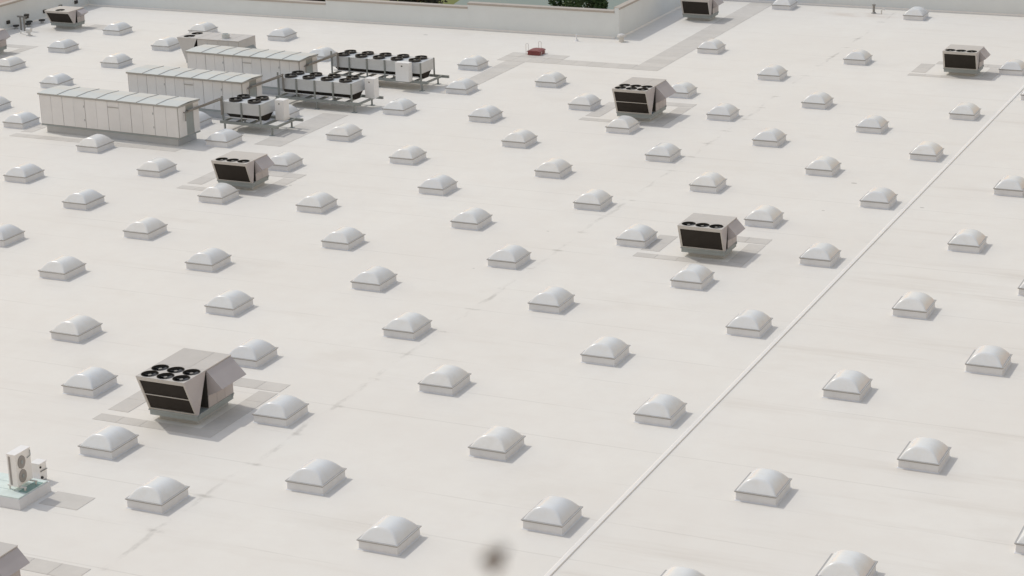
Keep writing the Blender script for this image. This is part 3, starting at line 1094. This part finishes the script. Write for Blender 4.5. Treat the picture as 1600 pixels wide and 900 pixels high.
for i in range(3):
    MB().box(-1.35 + 0.0, 0.72, -0.57 + 0.55 * i, -0.04 + 0.55 * i, 0.384, 0.42).build('deck_board', 'teal_board', pf)
MB().box(0.35, 0.70, -0.1, 0.85, 0.424, 0.432).build('mat', 'teal_dark', pf)
bx = thing('junction_cabinet', 'small white equipment cabinet behind the outdoor split condenser', 'cabinet', (-44.38, 54.72, 0))
MB().box(-0.19, 0.17, -0.12, 0.26, 0.08, 0.68).build('body', 'minisplit_white', bx)
MB().box(-0.21, 0.19, -0.14, 0.28, 0.68, 0.72).build('lid', 'minisplit_white', bx)
MB().tube([(0.19, -0.1, 0.42), (0.20, 0.26, 0.42)], 0.018).build('conduit', 'pipe_grey', bx)
MB().cyl((0.16, -0.08, 0.58), (0.20, -0.08, 0.58), 0.04, 0.04, 10).build('valve', 'dark_gap', bx)
MB().cyl((0.16, -0.05, 0.18), (0.22, -0.05, 0.18), 0.05, 0.05, 10).build('valve', 'dark_gap', bx)
for xx in (-.17, .09):
    MB().box(xx, xx + 0.06, -0.1, 0.24, 0.002, 0.08).build('sleeper', 'unit_curb', bx)
pads([(-43.2, -41.6, 53.1, 54.2)])

# ---------------------------------------------------------------- roof hatch
rh = thing('roof_hatch', 'dark red roof hatch with pale grab rails at the walkway end', 'roof hatch', (-57.22, 126.75, 0))
rh.scale = (0.72, 0.72, 0.68)
MB().taper(-0.62, 0.62, -0.55, 0.75, 0.016, 0.36, 0.03).build('curb', 'red_paint', rh)
lid = MB()
lid.prism([(-0.66, 0.36), (0.66, 0.36), (0.66, 0.42), (0.35, 0.49), (-0.35, 0.49), (-0.66, 0.42)], -0.6, 0.8, 'y')
lid.build('lid', 'red_paint', rh)
for (px, py) in ((-0.72, -0.35), (0.05, 0.86)):
    MB().tube([(px - .13, py, 0.016), (px - .13, py, 1.05), (px - .08, py, 1.12), (px + .08, py, 1.12), (px + .13, py, 1.05), (px + .13, py, 0.016)], 0.022).build('grab_rail', 'vent_metal', rh)
for (px, py) in ((0.68, -0.4), (0.7, 0.4)):
    MB().tube([(px, py, 0.02), (px + .12, py, 0.4)], 0.02).build('brace', 'vent_metal', rh)

# ---------------------------------------------------------------- small vents and pipes
t = thing('vent_pipe', 'thin white vent pipe in front of the back parapet', 'vent pipe', (-56.34, 131.7, 0))
MB().cyl((0, 0, 0.002), (0, 0, 0.12), 0.16, 0.07, 12).build('boot', 'curb_membrane', t)
MB().cyl((0, 0, 0.1), (0, 0, 0.46), 0.055, 0.055, 12).build('pipe', 'curb_membrane', t)
t = thing('mushroom_vent', 'small white mushroom vent at the corner of the back parapet', 'roof vent', (-53.28, 132.4, 0))
MB().cyl((0, 0, 0.002), (0, 0, 0.34), 0.2, 0.15, 14).build('stack', 'vent_metal', t)
MB().cyl((0, 0, 0.34), (0, 0, 0.48), 0.30, 0.26, 16).cyl((0, 0, .48), (0, 0, .56), .26, .1, 16).build('cap', 'vent_metal', t)
t = thing('vent_pipe', 'dark rusty pipe by the far parapet in a stained patch of roof', 'vent pipe', (-39.53, 147.2, 0))
MB().cyl((0, 0, 0.002), (0, 0, 0.1), 0.2, 0.12, 12).build('boot', 'pipe_grey', t)
MB().cyl((0, 0, 0.05), (0, 0, 0.58), 0.085, 0.085, 12).build('pipe', 'pipe_grey', t)
MB().cyl((0, 0, 0.58), (0, 0, 0.66), 0.13, 0.13, 12).build('cap', 'pipe_grey', t)
t = thing('pipe_stub', 'short white bent pipe stub next to the rusty pipe', 'pipe', (-38.95, 147.15, 0))
MB().tube([(0, 0, 0.002), (0, 0, 0.28), (0.12, 0, 0.36), (0.26, 0, 0.30)], 0.05).build('pipe', 'vent_metal', t)

t = thing('pipe_stand', 'grey twin pipe stand with a bracket near the scupper wall', 'pipe stand', (-97.0, 123.2, 0))
for x in (-0.16, 0.16):
    MB().cyl((x, 0, 0.002), (x, 0, 1.0), 0.065, 0.065, 10).build('post', 'pipe_grey', t)
MB().box(-0.36, 0.42, -0.1, 0.1, 1.0, 1.12).build('bracket', 'pipe_grey', t)
MB().box(0.30, 0.58, -0.14, 0.14, 1.12, 1.26).build('cap', 'dark_gap', t)
t = thing('gas_valve', 'small pale gas valve assembly with a pipe along the roof', 'valve', (-95.35, 121.75, 0))
MB().box(-0.16, 0.16, -0.16, 0.16, 0.003, 0.05).build('base', 'vent_metal', t)
MB().cyl((0, 0, 0.05), (0, 0, 0.30), 0.10, 0.10, 12).build('stem', 'vent_metal', t)
MB().cyl((-.19, 0, 0.42), (.19, 0, 0.42), 0.16, 0.16, 14).build('regulator', 'vent_metal', t)
MB().tube([(-.18, 0, 0.22), (-1.1, .45, 0.22), (-1.1, .45, 0.02)], 0.04).build('pipe', 'vent_metal', t)
for i, (x, y) in enumerate(((-98.0, 123.7), (-97.6, 124.6), (-98.0, 125.3), (-97.45, 126.1))):
    t = thing('round_vent', 'low dark round vent on the roof by the scupper wall', 'roof vent', (x, y, 0), group='round vents by the scupper wall')
    MB().cyl((0, 0, 0.002), (0, 0, 0.18), 0.12, 0.12, 10).build('stack', 'unit_curb', t)
    MB().cyl((0, 0, 0.18), (0, 0, 0.27), 0.24, 0.24, 14).build('cap', 'dark_gap', t)
for y in (118.9, 121.1, 123.28, 125.51, 127.71, 129.7, 131.69):
    s = MB().box(0.155, 0.27, y - left_wall.location.y - 0.16, y - left_wall.location.y + 0.16, 0.42, 0.66).build('scupper', 'dark_gap', left_wall)


# ---------------------------------------------------------------- trees beyond the parapet
def tree(name, label, x, y, h, r, leaf, n, seed, cz=None, ry=0.8):
    rng = random.Random(seed)
    t = thing(name, label, 'tree', (x, y, -10))
    tr = MB()
    tr.cyl((0, 0, 0), (0.1, 0, h * 0.45), 0.2, 0.13, 8)
    tr.cyl((0.1, 0, h * 0.45), (0, 0.1, h * 0.8), 0.13, 0.05, 8)
    for k in range(7):
        a = rng.uniform(0, 2 * PI)
        z0 = h * rng.uniform(0.3, 0.65)
        tr.cyl((0.06, 0, z0), (math.cos(a) * r * .7, math.sin(a) * r * .7, z0 + r * .5), 0.07, 0.02, 6)
    tr.build('trunk', 'bark', t)
    m = MB()
    clumps = []
    for k in range(34):
        while True:
            p = Vector((rng.uniform(-1, 1), rng.uniform(-1, 1), rng.uniform(-1, 1)))
            if 0.25 < p.length < 1:
                break
        clumps.append((Vector((p.x * r, p.y * r, h * .6 + p.z * h * .36)), rng.uniform(.22, .42) * r))
    for k in range(n):
        c, cr = rng.choice(clumps)
        d = Vector((rng.gauss(0, 1), rng.gauss(0, 1), rng.gauss(0, 1))).normalized() * cr * rng.uniform(.4, 1) ** .5
        p = c + d
        a = Vector((rng.gauss(0, 1), rng.gauss(0, 1), rng.gauss(0, 1))).normalized()
        b = a.orthogonal().normalized()
        s = rng.uniform(.09, .2)
        m.add([p - a * s, p + b * s * .5, p + a * s, p - b * s * .5], [(0, 1, 2, 3)])
    me = m.mesh('crown')
    me.materials.append(MATS[leaf])
    link('crown', me, t)
    return t


tree('shade_tree', 'leafy green tree in front of the pond, beyond the highest back parapet', -70.7, 165, 9.2, 2.6, 'leaf_green', 9000, 3)
tree('shade_tree', 'dark brown-leaved tree by the lawn edge, beyond the middle-height parapet', -86.6, 166, 8.6, 2.4, 'leaf_dark', 7000, 4)
tree('shade_tree', 'dark brown-leaved tree beyond the lowest stretch of back parapet', -97.0, 166, 8.8, 2.5, 'leaf_dark', 7000, 5)
tree('shade_tree', 'dark tree peeping over the parapet that shades the roof', -64.6, 165.5, 8.6, 1.3, 'leaf_dark', 4000, 6)

# ---------------------------------------------------------------- a fly passing close to the lens
fl = thing('flying_insect', 'tiny dark fly in mid-air, a blurred smudge over the white roof', 'fly', (-0.2755, 0.5684, 28.8488))
ax = (right * 0.72 + upv * 0.62 + fwd * 0.3).normalized()
ay = (upv - ax * upv.dot(ax)).normalized()
fl.scale = (0.92, 0.66, 0.66)
fl.rotation_euler = Matrix((ax, ay, ax.cross(ay))).transposed().to_euler()
b = MB()
radii = (0.0004, 0.0014, 0.0018, 0.0024, 0.0027, 0.0024, 0.0016, 0.0019, 0.0015, 0.0004)
for k, rr in enumerate(radii):
    for i in range(10):
        tt = 2 * PI * i / 10
        b.v.append(((k - 4.5) * 0.0013, rr * math.cos(tt), rr * math.sin(tt)))
for k in range(len(radii) - 1):
    for i in range(10):
        j = (i + 1) % 10
        b.f.append((k * 10 + i, k * 10 + j, k * 10 + 10 + j, k * 10 + 10 + i))
b.build('body', 'fly_body', fl, smooth=True)
for sgn in (-1, 1):
    MB().prism([(0.0025, 0.0014 * sgn), (0.0006, 0.0052 * sgn), (-0.0055, 0.0062 * sgn), (-0.006, 0.003 * sgn), (-0.001, 0.001 * sgn)], 0.0018, 0.0020, 'z').build('wing', 'fly_wing', fl)
    for k in range(3):
        MB().tube([(0.001 + 0.0016 * k, 0.0014 * sgn, -0.001), (0.0012 + 0.002 * k, 0.0036 * sgn, -0.002), (0.001 + 0.0022 * k, 0.0044 * sgn, -0.0042)], 0.0002, 5).build('leg', 'fly_body', fl)
